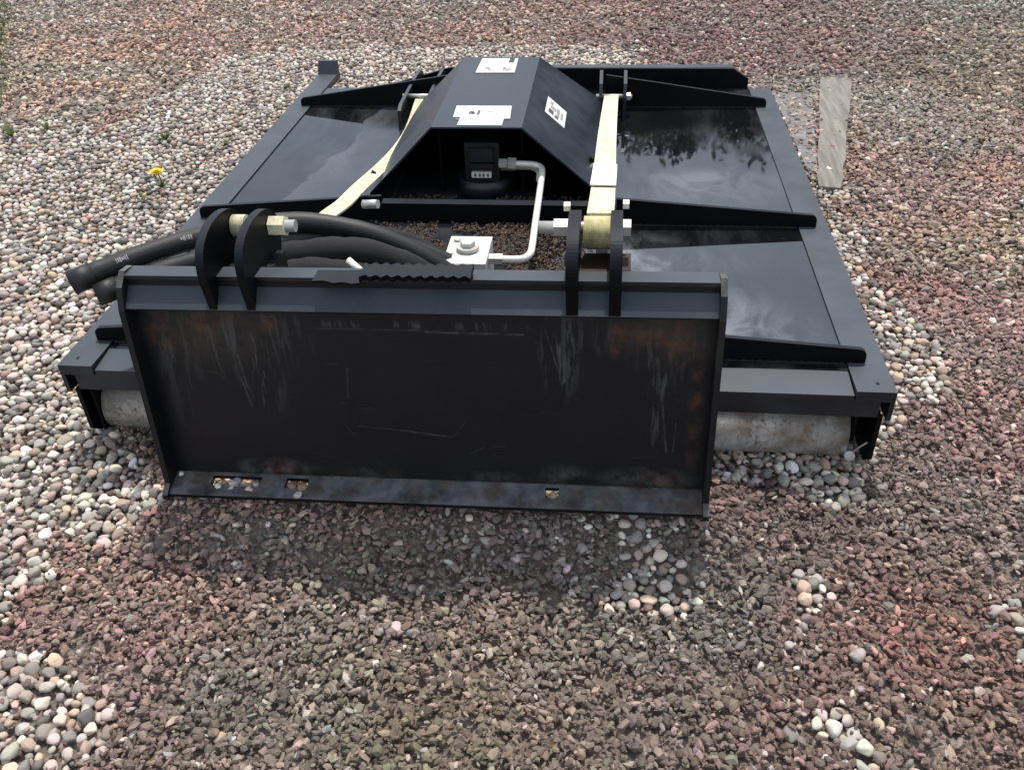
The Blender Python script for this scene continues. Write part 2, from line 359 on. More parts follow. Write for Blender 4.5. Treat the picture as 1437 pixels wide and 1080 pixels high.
# where the rounded pebbles lie open (plan outlines in metres); elsewhere a reddish brown chipping covers them
PEB = [
    [(-4.2, 1.35), (-2.57, 2.32), (-2.08, 2.2), (-1.95, 2.1), (-1.93, 2.48), (-1.79, 3.38), (-1.21, 3.55), (.45, 3.50), (.55, 2.4), (.3, 2.0), (-.8, 1.9), (-.9, .0), (-.62, -.2), (-.34, -.21), (-.62, -.28), (-.91, -.27), (-.86, -.42), (-.85, -.75), (-2.4, -.9), (-4.2, 0)],
    [(.85, 2.9), (1.02, 2.7), (1.08, 2.1), (1.12, 1.65), (1.18, 1.33), (1.19, .49), (1.10, .17), (.97, .03), (.87, -.08), (.55, -.08), (.4, .3), (.9, .4)],
    [(-.95, -.68), (-.67, -.68), (-.56, -.71), (-.53, -.86), (-.6, -1.1), (-.95, -1.1)],
    [(.355, -.275), (.45, -.265), (.55, -.27), (.535, -.40), (.46, -.42), (.385, -.41)],
    [(.74, -.33), (.81, -.34), (.82, -.38), (.73, -.39)],
    [(.76, -.69), (.84, -.68), (.90, -.73), (.9, -.86), (.7, -.86)],
    [(1.05, -.40), (1.22, -.38), (1.22, -.58), (1.08, -.55)],
]
def inside(poly, x, y):
    c = np.zeros(x.shape, bool); n = len(poly)
    for i in range(n):
        x0, y0 = poly[i]; x1, y1 = poly[(i + 1) % n]
        if y0 == y1: continue
        c ^= ((y0 > y) != (y1 > y)) & (x < (x1 - x0) * (y - y0) / (y1 - y0) + x0)
    return c
def vnoise(x, y, sc, sd):
    """smooth value noise in 0..1"""
    u = x * sc + sd * 17.3 + 500; w = y * sc + sd * 7.9 + 500
    iu = np.floor(u).astype(int); iw = np.floor(w).astype(int); fu = u - iu; fw = w - iw
    fu = fu * fu * (3 - 2 * fu); fw = fw * fw * (3 - 2 * fw)
    T = np.random.default_rng(int(sd * 100) + 5).random((256, 256))
    g = lambda a, b: T[a & 255, b & 255]
    return (g(iu, iw) * (1 - fu) + g(iu + 1, iw) * fu) * (1 - fw) + (g(iu, iw + 1) * (1 - fu) + g(iu + 1, iw + 1) * fu) * fw
def open_pebbles(x, y):
    jx = x + (vnoise(x, y, 9, 1) - .5) * .16; jy = y + (vnoise(x, y, 9, 2) - .5) * .16
    m = np.zeros(x.shape, bool)
    for p in PEB: m |= inside(p, jx, jy)
    return m
def in_view(x, y, mg):
    """plan of the ground the photograph covers, with a margin for a step to the side"""
    poly = [(-.72 - mg, -.88 - mg * .5), (1.05 + mg, -.88 - mg * .5), (2.9 + mg, 4.6 + mg), (-4.1 - mg, 4.85 + mg)]
    return inside(poly, x, y)

PAL = np.array([(.60, .59, .56), (.72, .71, .68), (.47, .44, .40), (.50, .40, .35), (.42, .33, .28), (.38, .38, .38), (.24, .25, .26), (.11, .115, .125),
                (.52, .45, .36), (.47, .38, .27), (.30, .19, .16), (.62, .57, .53), (.28, .26, .24), (.44, .44, .44)])
PW = np.array([14, 11, 8, 5, 4, 11, 12, 10, 6, 2.5, 3, 9, 7, 12.]); PW /= PW.sum()
def stone_cols(n, rng):
    c = PAL[rng.choice(len(PAL), n, p=PW)] * np.array((1.10, 1.01, .925)) * rng.choice([.62, .85, 1.0, 1.12, 1.22], (n, 1)) * rng.uniform(.9, 1.1, (n, 1)) * rng.normal(1, .04, (n, 3))
    return np.clip(c, .02, .82)

# dart throwing: largest stones first
def scatter(region, radii, tries, rng, overlap=.86, occupied=None):
    (x0, x1), (y0, y1), test = region; cell = .034
    grid = {} if occupied is None else occupied; out = []
    for (ra, rb), n in zip(radii, tries):
        X = rng.uniform(x0, x1, n); Y = rng.uniform(y0, y1, n); Rr = rng.uniform(ra, rb, n); ok = test(X, Y)
        for x, y, r in zip(X[ok].tolist(), Y[ok].tolist(), Rr[ok].tolist()):
            ci, cj = int(x // cell), int(y // cell); good = True
            for a in (ci - 1, ci, ci + 1):
                for b in (cj - 1, cj, cj + 1):
                    for (px, py, pr) in grid.get((a, b), ()):
                        if (px - x) ** 2 + (py - y) ** 2 < (overlap * (pr + r)) ** 2: good = False; break
                    if not good: break
                if not good: break
            if good: grid.setdefault((ci, cj), []).append((x, y, r)); out.append((x, y, r))
    return out

def rotmats(n, rng, tilt):
    az = rng.uniform(0, 2 * np.pi, n); tx = rng.normal(0, tilt, n); ty = rng.normal(0, tilt, n)
    ca, sa = np.cos(az), np.sin(az); cx, sx = np.cos(tx), np.sin(tx); cy, sy = np.cos(ty), np.sin(ty); Z = np.zeros(n); O = np.ones(n)
    Rz = np.stack([ca, -sa, Z, sa, ca, Z, Z, Z, O], 1).reshape(n, 3, 3)
    Rx = np.stack([O, Z, Z, Z, cx, -sx, Z, sx, cx], 1).reshape(n, 3, 3)
    Ry = np.stack([cy, Z, sy, Z, O, Z, -sy, Z, cy], 1).reshape(n, 3, 3)
    return Rz @ Rx @ Ry
def base_ico(sub, seed, amp, freq=1.1, angular=0.0):
    bm = bmesh.new(); bmesh.ops.create_icosphere(bm, subdivisions=sub, radius=1.0)
    off = Vector((seed * 3.7, seed * 1.9, seed * 5.3)); rr = random.Random(seed)
    cuts = [(Vector((rr.gauss(0, 1), rr.gauss(0, 1), rr.gauss(0, 1))).normalized(), rr.uniform(.62, .85)) for _ in range(4)]
    for v in bm.verts:
        d = v.co.normalized(); v.co = d * (1 + amp * mnoise.noise(d * freq + off) + amp * .35 * mnoise.noise(d * freq * 2.4 + off))
        for n_, h_ in cuts:
            e = v.co.dot(n_) - h_
            if e > 0: v.co -= n_ * e * (.75 if angular == 0 else angular)
    V = np.array([v.co[:] for v in bm.verts]); F = np.array([[v.index for v in f.verts] for f in bm.faces]); bm.free(); return V, F
def mass(name, bases, pos, scl, rot, col, mat, smooth, parent):
    n = len(pos); pick = RNG.integers(0, len(bases), n); Vs = []; Fs = []; Cs = []; off = 0
    for k, (V, F) in enumerate(bases):
        idx = np.nonzero(pick == k)[0]
        if not len(idx): continue
        W = np.einsum('nij,nvj->nvi', rot[idx], V[None] * scl[idx][:, None, :]) + pos[idx][:, None, :]
        Vs.append(W.reshape(-1, 3)); Fs.append((F[None] + (np.arange(len(idx)) * len(V))[:, None, None]).reshape(-1, 3) + off); off += len(idx) * len(V)
        Cs.append(np.repeat(col[idx], len(V), 0))
    V = np.concatenate(Vs).astype(np.float32); F = np.concatenate(Fs).astype(np.int32); C = np.concatenate(Cs)
    me = bpy.data.meshes.new(name); me.vertices.add(len(V)); me.vertices.foreach_set('co', V.ravel())
    me.loops.add(F.size); me.loops.foreach_set('vertex_index', F.ravel()); me.polygons.add(len(F))
    me.polygons.foreach_set('loop_start', np.arange(0, F.size, 3, dtype=np.int32)); me.polygons.foreach_set('loop_total', np.full(len(F), 3, np.int32))
    me.polygons.foreach_set('use_smooth', np.full(len(F), smooth)); me.update(calc_edges=True)
    at = me.attributes.new('stone_colour', 'FLOAT_COLOR', 'POINT'); at.data.foreach_set('color', np.c_[C, np.ones(len(C))].astype(np.float32).ravel())
    o = link(name, me, mat, parent); o['kind'] = 'stuff'; return o

reg = ((-4.3, 3.2), (-1.1, 4.9), lambda x, y: (open_pebbles(x, y) | ((vnoise(x, y, 3.5, 21) > .60) & (RNG.random(len(x)) < .035))) & in_view(x, y, .25) & ~((np.abs(x) < .80) & (y > .35) & (y < 1.9)))
occ = {}
peb = scatter(reg, [(.0112, .0160), (.0080, .0112), (.0056, .0080)], [100000, 280000, 400000], RNG, .84, occ)
P = np.array(peb)
# the largest-looking 300 are stones of their own, the rest one gravel mass
CAMP = np.array((0.3186, -1.6134, 1.3806))
def visible(x, y):
    d = np.c_[x, y, np.zeros_like(x)] - CAMP; zc = -(d @ np.array(rz)); u = (d @ np.array(rx)) / zc * 1257.4; w = -(d @ np.array(ry)) / zc * 1257.4
    return (np.abs(u) < 730) & (np.abs(w) < 555)
dist = np.hypot(np.hypot(P[:, 0] - CAMP[0], P[:, 1] - CAMP[1]), CAMP[2])
hid = (np.abs(P[:, 0] + .03) < .60) & (P[:, 1] > -.27) & (P[:, 1] < .5) | (np.abs(P[:, 0]) < .92) & (P[:, 1] > .05)
size = np.where(visible(P[:, 0], P[:, 1]) & ~hid, P[:, 2] / dist, 0)
top = set(np.argsort(-size)[:300].tolist())
isn = np.array([i in top for i in range(len(P))])
colr = stone_cols(len(P), RNG)
flat = RNG.uniform(.55, .85, len(P)); elong = RNG.uniform(.82, 1.28, len(P))
scl = np.c_[P[:, 2] * elong, P[:, 2] / elong ** .6, P[:, 2] * flat]
zz = ridge(P[:, 0], P[:, 1]) - .016 + P[:, 2] * flat * .75 + RNG.uniform(-.003, .007, len(P))
pos = np.c_[P[:, 0], P[:, 1], zz]; rot = rotmats(len(P), RNG, .28)
near = (P[:, 1] < .15) & ~isn; far = ~near & ~isn
mass('gravel', [base_ico(2, s, .30) for s in range(21, 29)], pos[near], scl[near], rot[near], colr[near], M['stone'], True, ground)
mid = far & (P[:, 1] < 1.1); far = far & ~mid
mass('gravel', [base_ico(2, s, .30) for s in range(31, 37)], pos[mid], scl[mid], rot[mid], colr[mid], M['stone'], True, ground)
mass('gravel', [base_ico(1, s, .26) for s in range(31, 39)], pos[far], scl[far], rot[far], colr[far], M['stone'], True, ground)
# small stones filling the gaps below
ng = 26000
gx = RNG.uniform(-4.2, 1.4, ng); gy = RNG.uniform(-1.0, 3.7, ng); k = open_pebbles(gx, gy) & in_view(gx, gy, .2); gx, gy = gx[k], gy[k]
gr = RNG.uniform(.007, .012, len(gx))
mass('gravel', [base_ico(1, s, .25) for s in range(41, 46)], np.c_[gx, gy, ridge(gx, gy) - .016 + RNG.uniform(0, .006, len(gx))], np.c_[gr * 1.2, gr, gr * .7], rotmats(len(gx), RNG, .4),
     stone_cols(len(gx), RNG) * .9, M['stone'], True, ground)
# stones of their own, sharing a few meshes (colour goes with the mesh)
SM = []
for s in range(40):
    V, F = base_ico(3, 60 + s, .28); me = bpy.data.meshes.new('pebble'); me.from_pydata(V.tolist(), [], F.tolist())
    for p in me.polygons: p.use_smooth = True
    c = stone_cols(1, RNG)[0]; at = me.attributes.new('stone_colour', 'FLOAT_COLOR', 'POINT')
    at.data.foreach_set('color', np.tile(np.r_[c, 1].astype(np.float32), len(V))); me.materials.append(M['stone']); SM.append(me)
for i in sorted(top):
    o = bpy.data.objects.new('pebble', SM[random.randrange(40)]); COL.objects.link(o); o.parent = ground
    o.matrix_local = Matrix.Translation(pos[i]) @ Matrix(rot[i].tolist()).to_4x4() @ Matrix.Diagonal((*scl[i], 1))

# reddish brown chippings and bark
# colour of the chipping as it varies over the yard (x, y, r, g, b)
SOIL = [(-.65, -.41, .205, .122, .098), (-.59, -.64, .181, .102, .093), (.12, -.30, .114, .091, .084), (-.41, -.35, .162, .122, .102), (.14, -.53, .141, .114, .091), (.04, -.74, .117, .098, .061), (-.28, -.72, .127, .098, .076),
        (.54, -.50, .102, .080, .070), (.73, -.57, .150, .080, .068), (.92, -.52, .162, .076, .061), (1.06, -.17, .141, .102, .084), (.72, -.14, .091, .053, .053), (.55, -.40, .093, .087, .078), (.99, -.67, .127, .080, .061),
        (1.14, .12, .205, .127, .117), (1.39, .72, .283, .141, .122), (1.23, .56, .254, .171, .150), (1.48, 1.51, .314, .188, .156), (1.59, 1.18, .283, .216, .150), (1.54, 2.42, .223, .191, .156), (2.19, 3.04, .205, .178, .127),
        (.87, 3.56, .188, .107, .102), (1.44, 3.55, .223, .141, .122), (-.35, 3.89, .314, .205, .162), (-1.58, 3.91, .392, .262, .212), (-2.59, 3.05, .381, .287, .209), (-2.44, 3.61, .381, .246, .188), (-1.60, 1.55, .305, .205, .171),
        (2.63, 4.40, .223, .216, .181), (-3.94, 4.63, .305, .283, .242), (-.89, 4.52, .262, .223, .181)]
def chip_layer(n, xr, yr, lr, wr, dens_test, rng):
    x = rng.uniform(*xr, n); y = rng.uniform(*yr, n)
    k = in_view(x, y, .2) & dens_test(x, y); x, y = x[k], y[k]
    k2 = open_pebbles(x, y) & (rng.random(len(x)) > .10); x, y = x[~k2], y[~k2]
    inm = (np.abs(x) < .86) & (y > .1) & (y < 2.0); x, y = x[~inm], y[~inm]
    n = len(x); l = (lr[0] * .55 + lr[1] * .45) * np.clip(rng.lognormal(-.04, .42, n), .4, 1.75) * .72; w = l * rng.uniform(.36, .86, n)
    Wt = np.zeros(n); c = np.zeros((n, 3))
    for (sx, sy, cr_, cg_, cb_) in SOIL:
        w_ = 1.0 / ((x - sx) ** 2 + (y - sy) ** 2 + .012) ** 1.6; Wt += w_; c += w_[:, None] * np.array((cr_, cg_, cb_))
    g_ = c.mean(1, keepdims=True); c = g_ + (c - g_) * .84
    c = c / Wt[:, None] * (1.20 + .24 * np.clip((.1 - y) / .3, 0, 1))[:, None]
    red = vnoise(x, y, 4.0, 3) * .6 + vnoise(x, y, 11.0, 4) * .4; c *= 1 + (np.clip((red - .5) * 2, -.5, .5)[:, None]) * np.array((.20, -.05, -.10))
    c *= np.array((.96, .94, .92))
    v = rng.lognormal(-.06, .42, (n, 1)); c = c * v * rng.normal(1, .06, (n, 3))
    pale = rng.random(n) < .05; c[pale] = stone_cols(pale.sum(), rng) * .75
    pos = np.c_[x, y, ridge(x, y) - .014 + rng.uniform(0, .016, n)]
    return pos, np.c_[l, w, w * rng.uniform(.50, .90, n)], rotmats(n, rng, .42), np.clip(c, .015, .7)
CB = [base_ico(1, s, .5, 1.6, .95) for s in range(80, 90)]
parts = [chip_layer(74000, (-1.2, 1.9), (-1.15, .9), (.0072, .0150), (.004, .0075), lambda x, y: y < .8, RNG),
         chip_layer(50000, (.8, 3.3), (.4, 2.9), (.010, .019), (.005, .009), lambda x, y: y > .5, RNG),
         chip_layer(50000, (-4.6, 3.4), (2.0, 5.2), (.012, .024), (.007, .013), lambda x, y: True, RNG)]
cp = [np.concatenate([p[i] for p in parts]) for i in range(4)]
mass('chippings', CB, cp[0], cp[1], cp[2], cp[3], M['chip'], False, ground)

# ------------------------------------------------------------------ the machine
H = .222
bc = thing('brush_cutter', 'black steel brush cutter attachment lying on gravel with its mounting plate towards us', 'brush cutter')
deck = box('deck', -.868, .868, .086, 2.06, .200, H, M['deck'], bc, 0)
for s in (-1, 1):
    yb = 2.28 if s < 0 else 2.05
    r_ = prism('side_rail', [(s * .866, .20), (s * .866, H + .004), (s * .95, H + .004), (s * .95, .150), (s * .94, .150), (s * .94, .20)], 'y', 0, yb, M['rail'], bc, .0025)
    cyl('bolt_hole', (s * .915, .032, H + .0042), (s * .915, .032, H + .0056), .004, M['dark'], r_, 12, 0)
    prism('side_plate', [(.012, .149), (.012, .03), (.04, .004), (1.95, .004), (yb - .04, .05), (yb - .04, .149)], 'x', s * .932 - .005, s * .932 + .005, M['black'], bc, .001)
bm = bmesh.new(); add_prism(bm, [(2.235, H + .004), (2.28, H + .004), (2.28, H + .055), (2.262, H + .055)], 'x', -.95, -.868); fin(bm, 'rail_end_tab', M['rail'], bc, .002)
prism('front_bevel', [(.0855, H - .002), (.0855, H - .012), (.004, H - .022), (.004, H - .010)], 'x', -.864, .864, M['rail'], bc, .0015)
box('fascia', -.925, .925, .012, .022, .150, H - .016, M['rail'], bc, .001)

def rib(y, xe, xi, ze, zi, s, th=.012):
    e = s * xe; n = 5; pts = [(s * xi, H + .0005), (s * xi, zi)]
    rad = .018
    for k in range(n + 1):
        a = math.pi / 2 * k / n; pts.append((e - s * rad + s * rad * math.sin(a), ze - rad + rad * math.cos(a)))
    pts.append((e, H + .0045)); pts.append((s * .8655, H + .0045)); pts.append((s * .8655, H + .0005))
    return prism('rib', pts, 'y', y, y + th, M['black'], bc, .0012)
for s in (-1, 1):
    rib(.110, .905, .35, .262, .302, s)
    rib(.800, .915, .345, .262, .304, s)
    rib(1.830, .905, .30, .258, .345, s)
box('cross_beam', -.344, .344, .792, .826, H + .0005, .285, M['black'], bc, .002)
# rear flange
prism('rear_flange', [(-.56, .2005), (-.56, .245), (-.34, .305), (.80, .30), (.862, .26), (.862, .2005)], 'y', 2.0605, 2.074, M['black'], bc, .001)
box('rear_flange_lip', -.30, .80, 2.0745, 2.115, .292, .301, M['rail'], bc, .001)

# motor hood: folded sheet, open at the front
th = .005
hood = thing('hood_tmp', 'x', 'x'); bpy.data.objects.remove(hood)
xc = -.066
prof = [(-.418, H + .001), (-.405, .268), (-.200, .474), (.067, .474), (.284, .285), (.292, H + .001)]
inn = [(-.411, H + .001), (-.399, .2655), (-.198, .4685), (.065, .4685), (.2785, .2825), (.286, H + .001)]
bm = bmesh.new()
yf, yb = .905, 1.61
def yb_at(z): return yb + max(0, (.474 - z)) * .62
fo = [bm.verts.new((x, yf, z)) for x, z in prof]; bo = [bm.verts.new((x, yb_at(z), z)) for x, z in prof]
fi = [bm.verts.new((x, yf, z)) for x, z in inn]; bi = [bm.verts.new((x, yb_at(z) - .006, z)) for x, z in inn]
for i in range(5):
    bm.faces.new((fo[i], fo[i + 1], bo[i + 1], bo[i])); bm.faces.new((fi[i], bi[i], bi[i + 1], fi[i + 1])); bm.faces.new((fo[i], fi[i], fi[i + 1], fo[i + 1]))
bm.faces.new(bo); bm.faces.new(bi[::-1])
for i in (0, 5): bm.faces.new((fo[i], bo[i], bi[i], fi[i]))
hood = fin(bm, 'hood', M['hood'], bc, .0016, 2)

def quad_on(name, pts, mat, parent, n, t=.0008, lift=.0012, label=None):
    """thin sheet with thickness lying on a face; pts in order, n outward normal"""
    bm = bmesh.new(); n = Vector(n).normalized()
    A = [bm.verts.new(Vector(p) + n * lift) for p in pts]; B = [bm.verts.new(Vector(p) + n * (lift + t)) for p in pts]; k = len(pts)
    bm.faces.new(A[::-1]); bm.faces.new(B)
    for i in range(k): bm.faces.new((A[i], A[(i + 1) % k], B[(i + 1) % k], B[i]))
    return fin(bm, name, mat, parent, label=label)
def on_top(pts): return [(x, y, .474) for x, y in pts]
def rect(x0, x1, y0, y1): return [(x0, y0), (x1, y0), (x1, y1), (x0, y1)]
UP = (0, 0, 1)
lab = quad_on('label', on_top([(-.146, .985), (-.124, .985), (-.124, .918), (.008, .918), (.008, .975), (.026, .975), (.020, 1.088), (-.150, 1.088)]), M['label'], hood, UP, label='white sticker with a stepped lower edge on the hood top')
for (x0, x1, y0, y1, m) in [(-.103, -.088, 1.012, 1.040, 'ink'), (-.092, -.084, 1.012, 1.026, 'ink'), (-.078, -.070, 1.005, 1.046, 'ink'), (-.048, -.028, 1.03, 1.036, 'pale_ink'), (-.048, .002, 1.045, 1.049, 'pale_ink'),
                            (-.048, .006, 1.018, 1.022, 'pale_ink'), (-.135, -.108, .966, .972, 'pale_ink'), (-.118, -.10, .955, .960, 'pale_ink'), (-.080, -.062, .958, .964, 'pale_ink'), (-.055, -.045, .950, .955, 'pale_ink'),
                            (-.028, .002, .966, .972, 'pale_ink'), (-.138, .012, 1.070, 1.073, 'pale_ink')]:
    quad_on('print', on_top(rect(x0, x1, y0, y1)), M[m], lab, UP, .0003, .0021)
lab = quad_on('label', on_top([(-.137, 1.424), (-.004, 1.424), (-.007, 1.588), (-.018, 1.588), (-.018, 1.535), (-.036, 1.535), (-.036, 1.588), (-.134, 1.588)]), M['label'], hood, UP, label='white sticker with a notched corner at the back of the hood top')
for (x0, x1, y0, y1, m) in [(-.112, -.094, 1.462, 1.490, 'pale_ink'), (-.098, -.086, 1.445, 1.465, 'pale_ink'), (-.048, -.020, 1.442, 1.470, 'pale_ink'), (-.048, -.040, 1.468, 1.482, 'ink'), (-.125, -.05, 1.53, 1.535, 'pale_ink'), (-.125, -.06, 1.55, 1.555, 'pale_ink')]:
    quad_on('print', on_top(rect(x0, x1, y0, y1)), M[m], lab, UP, .0003, .0021)
# sticker on the right slope
a_ = Vector((.067, 0, .474)); b_ = Vector((.284, 0, .285)); dsl = (b_ - a_); nsl = Vector((-dsl.z, 0, dsl.x)).normalized()
def on_slope(pts): return [tuple(a_ + dsl * t + Vector((0, y, 0))) for t, y in pts]
lab = quad_on('label', on_slope([(.22, 1.16), (.50, 1.16), (.50, 1.31), (.22, 1.31)]), M['label'], hood, nsl, label='white warning sticker on the sloping right side of the hood')
for t0, t1, y0, y1, m in [(.26, .33, 1.185, 1.22, 'ink'), (.28, .36, 1.23, 1.255, 'pale_ink'), (.35, .40, 1.18, 1.20, 'ink'), (.37, .41, 1.20, 1.27, 'pale_ink'), (.43, .46, 1.20, 1.26, 'pale_ink'), (.27, .31, 1.265, 1.29, 'pale_ink')]:
    quad_on('print', on_slope([(t0, y0), (t1, y0), (t1, y1), (t0, y1)]), M[m], lab, nsl, .0003, .0021)
# bolts at the foot of the right slope
for (yy, t) in ((1.045, .93), (1.085, .90), (1.065, .99)):
    p = a_ + dsl * t + Vector((0, yy, 0)); cyl('bolt', p, p + nsl * .012, .009, M['zinc'] if yy != 1.085 else M['black'], hood, 6, .001)
p = Vector((-.40, .97, .30)); cyl('bolt', p, p + Vector((-.012, 0, .008)), .008, M['black'], hood, 6, .001)

# posts and motor inside the hood
for x in (-.20, .055): box('motor_post', x - .004, x + .004, 1.02, 1.06, H + .0005, .455, M['black'], bc, .001)
mot = box('motor', -.115, -.010, .965, 1.09, .285, .405, M['motor'], bc, .008)
cyl('motor_flange', (-.0625, 1.03, H + .001), (-.0625, 1.03, .284), .085, M['motor'], mot, 28, .003)
box('motor_cap', -.098, -.028, .948, .964, .352, .392, M['motor'], mot, .003)
box('motor_cap', -.098, -.028, .950, .964, .326, .345, M['motor'], mot, .003)
lb = box('motor_label', -.094, -.034, .9475, .9635, .302, .318, M['label'], mot, 0)
for x0 in (-.086, -.072, -.060, -.047): box('print', x0, x0 + .006, .9470, .9474, .305, .315, M['ink'], lb, 0)
fit = cyl('pipe_fitting', (-.0095, .955, .345), (.016, .955, .345), .015, M['zinc'], mot, 6, .001)
cyl('fitting_nut', (.018, .955, .345), (.043, .955, .345), .019, M['zinc'], fit, 6, .0015)
cyl('pipe_fitting', (-.0095, 1.01, .315), (.036, 1.01, .315), .016, M['zinc'], mot, 6, .001)
pth = catmull([(.04, .955, .345), (.075, .955, .344), (.100, .952, .343), (.119, .938, .341), (.124, .910, .337), (.125, .83, .327), (.126, .62, .310), (.127, .50, .301), (.124, .465, .298), (.108, .442, .296), (.08, .439, .295), (.05, .439, .295)], 8)
tube('hydraulic_pipe', pth, .0095, M['tube'], bc, 14, 'bare bent metal hydraulic pipe from motor to valve block')
tube('hydraulic_pipe', catmull([(.036, 1.01, .315), (.08, 1.01, .315), (.1, 1.0, .312), (.112, .98, .308), (.115, .94, .300)], 6), .0115, M['tube'], bc, 14)
# valve block
vb = box('valve_block', -.090, .020, .372, .525, H + .0005, .315, M['alu'], bc, .003, label='bare aluminium valve block behind the mounting plate')
cyl('plug', (-.035, .45, .315), (-.035, .45, .327), .030, M['zinc'], vb, 24, .002); cyl('plug', (-.035, .45, .3275), (-.035, .45, .339), .019, M['alu'], vb, 6, .002)
cyl('plug', (-.07, .50, .3155), (-.07, .50, .321), .010, M['zinc'], vb, 12, .001)
f2 = cyl('pipe_fitting', (.0205, .439, .295), (.034, .439, .295), .015, M['zinc'], vb, 6, .001); cyl('fitting_nut', (.035, .439, .295), (.056, .439, .295), .016, M['zinc'], f2, 6, .0015)

# roller
rol = cyl('roller', (-.905, .105, .055), (.885, .105, .055), .072, M['galv'], bc, 48, .003, label='galvanised roller with rust spots under the front edge')
cyl('axle', (.886, .105, .055), (.926, .105, .055), .022, M['dark'], rol, 16, .001); cyl('axle', (-.926, .105, .055), (-.906, .105, .055), .022, M['dark'], rol, 16, .001)
cyl('grease_cap', (.894, .045, .020), (.894, .030, .020), .012, M['alu'], rol, 12, .002)
tube('wire', catmull([(.897, .038, .024), (.908, .032, .045), (.918, .03, .058), (.925, .03, .064)], 6), .0022, M['zinc'], rol, 6)
box('roller_bracket', -.915, -.908, .03, .16, .012, .149, M['black'], bc, .001); box('roller_bracket', .890, .9, .05, .16, .05, .149, M['black'], bc, .001)
cyl('bracket_bolt', (-.9075, .05, .130), (-.897, .05, .130), .008, M['zinc'], bc, 6, .001)

# ---- mounting plate
XL, XR = -.612, .546
face = [(-.206, .1005), (-.163, .510), (-.163, .556), (-.152, .556), (-.152, .508), (-.196, .0985)]
mpl = prism('mounting_plate', face, 'x', XL, XR, M['plate'], bc, .0012, label='scratched black mounting plate with rust patches and bent lips')
prism('top_lip', [(-.1635, .541), (-.1635, .527), (-.190, .500), (-.197, .507)], 'x', XL + .012, XR - .012, M['rail'], mpl, .0015)
box('top_flange', XL + .012, XR - .012, -.168, -.128, .5565, .5645, M['rail'], mpl, .0015)
# lower lip with slots: strips round the openings
def lip_y(t): return (-.1965 - .068 * t, .100 - .016 * t)
def lip_piece(x0, x1, t0, t1):
    y0, z0 = lip_y(t0); y1, z1 = lip_y(t1)
    bm = bmesh.new(); add_prism(bm, [(y0, z0), (y1, z1), (y1 + .002, z1 - .010), (y0 + .002, z0 - .010)], 'x', x0, x1); return bm
slots = [(-.515, -.405), (-.350, -.300), (.212, .240)]
bm = bmesh.new()
def addlip(x0, x1, t0, t1):
    y0, z0 = lip_y(t0); y1, z1 = lip_y(t1); add_prism(bm, [(y0, z0), (y1, z1), (y1 + .002, z1 - .010), (y0 + .002, z0 - .010)], 'x', x0, x1)
xs = XL + .012
for a, b in slots:
    addlip(xs, a, 0, 1); addlip(a, b, .0, .25); addlip(a, b, .62, 1); xs = b
addlip(xs, XR - .012, 0, 1)
fin(bm, 'lower_lip', M['plate'], mpl, 0)
prof_side = [(-.10, .40), (-.115, .545), (-.130, .566), (-.160, .570), (-.188, .548), (-.204, .505), (-.248, .10), (-.272, .086), (-.272, .074), (-.19, .070), (-.155, .38)]
for x in (XL, XR - .012): prism('side_flange', prof_side, 'x', x, x + .012, M['plate'], mpl, .002)

ear = [(-.196, .508), (-.208, .575), (-.206, .605), (-.192, .632), (-.165, .650), (-.12, .660), (-.06, .655), (-.015, .635), (.006, .600), (.0, .560), (-.04, .50), (-.09, .42), (-.14, .42), (-.150, .50), (-.150, .5655), (-.169, .5655), (-.169, .541)]
def smooth_run(pts, a, b, it=2):
    run = pts[a:b]
    for _ in range(it):
        out = [run[0]]
        for p, q in zip(run, run[1:]): out += [(p[0] * .75 + q[0] * .25, p[1] * .75 + q[1] * .25), (p[0] * .25 + q[0] * .75, p[1] * .25 + q[1] * .75)]
        run = out + [run[-1]]
    return pts[:a] + run + pts[b:]
ear = smooth_run(ear, 1, 12)
for x, tk in ((-.430, .016), (-.354, .016), (.256, .022), (.334, .022)):
    prism('bracket_ear', ear, 'x', x, x + tk, M['black'], mpl, .0015)
# bolts through the ears
YB, ZB = -.045, .612
b1 = cyl('bolt', (-.44, YB, ZB), (-.285, YB, ZB), .0125, M['zinc'], mpl, 20, .001); cyl('nut', (-.337, YB, ZB), (-.305, YB, ZB), .021, M['strap'], b1, 6, .0015, 'pale yellow nut on bolt'); cyl('spacer', (-.413, YB, ZB), (-.385, YB, ZB), .022, M['strap'], b1, 20, .002)
b2 = cyl('bolt', (.197, YB, ZB), (.372, YB, ZB), .0125, M['zinc'], mpl, 20, .001); cyl('nut', (.226, YB, ZB), (.2555, YB, ZB), .0185, M['zinc'], b2, 6, .0015); cyl('bolt_head', (.3565, YB, ZB), (.372, YB, ZB), .018, M['zinc'], b2, 6, .0015)
cyl('bolt', (.243, YB + .04, ZB + .025), (.2555, YB + .04, ZB + .025), .010, M['zinc'], mpl, 6, .001); cyl('bolt', (.3565, YB + .045, ZB + .028), (.368, YB + .045, ZB + .028), .010, M['zinc'], mpl, 6, .001)
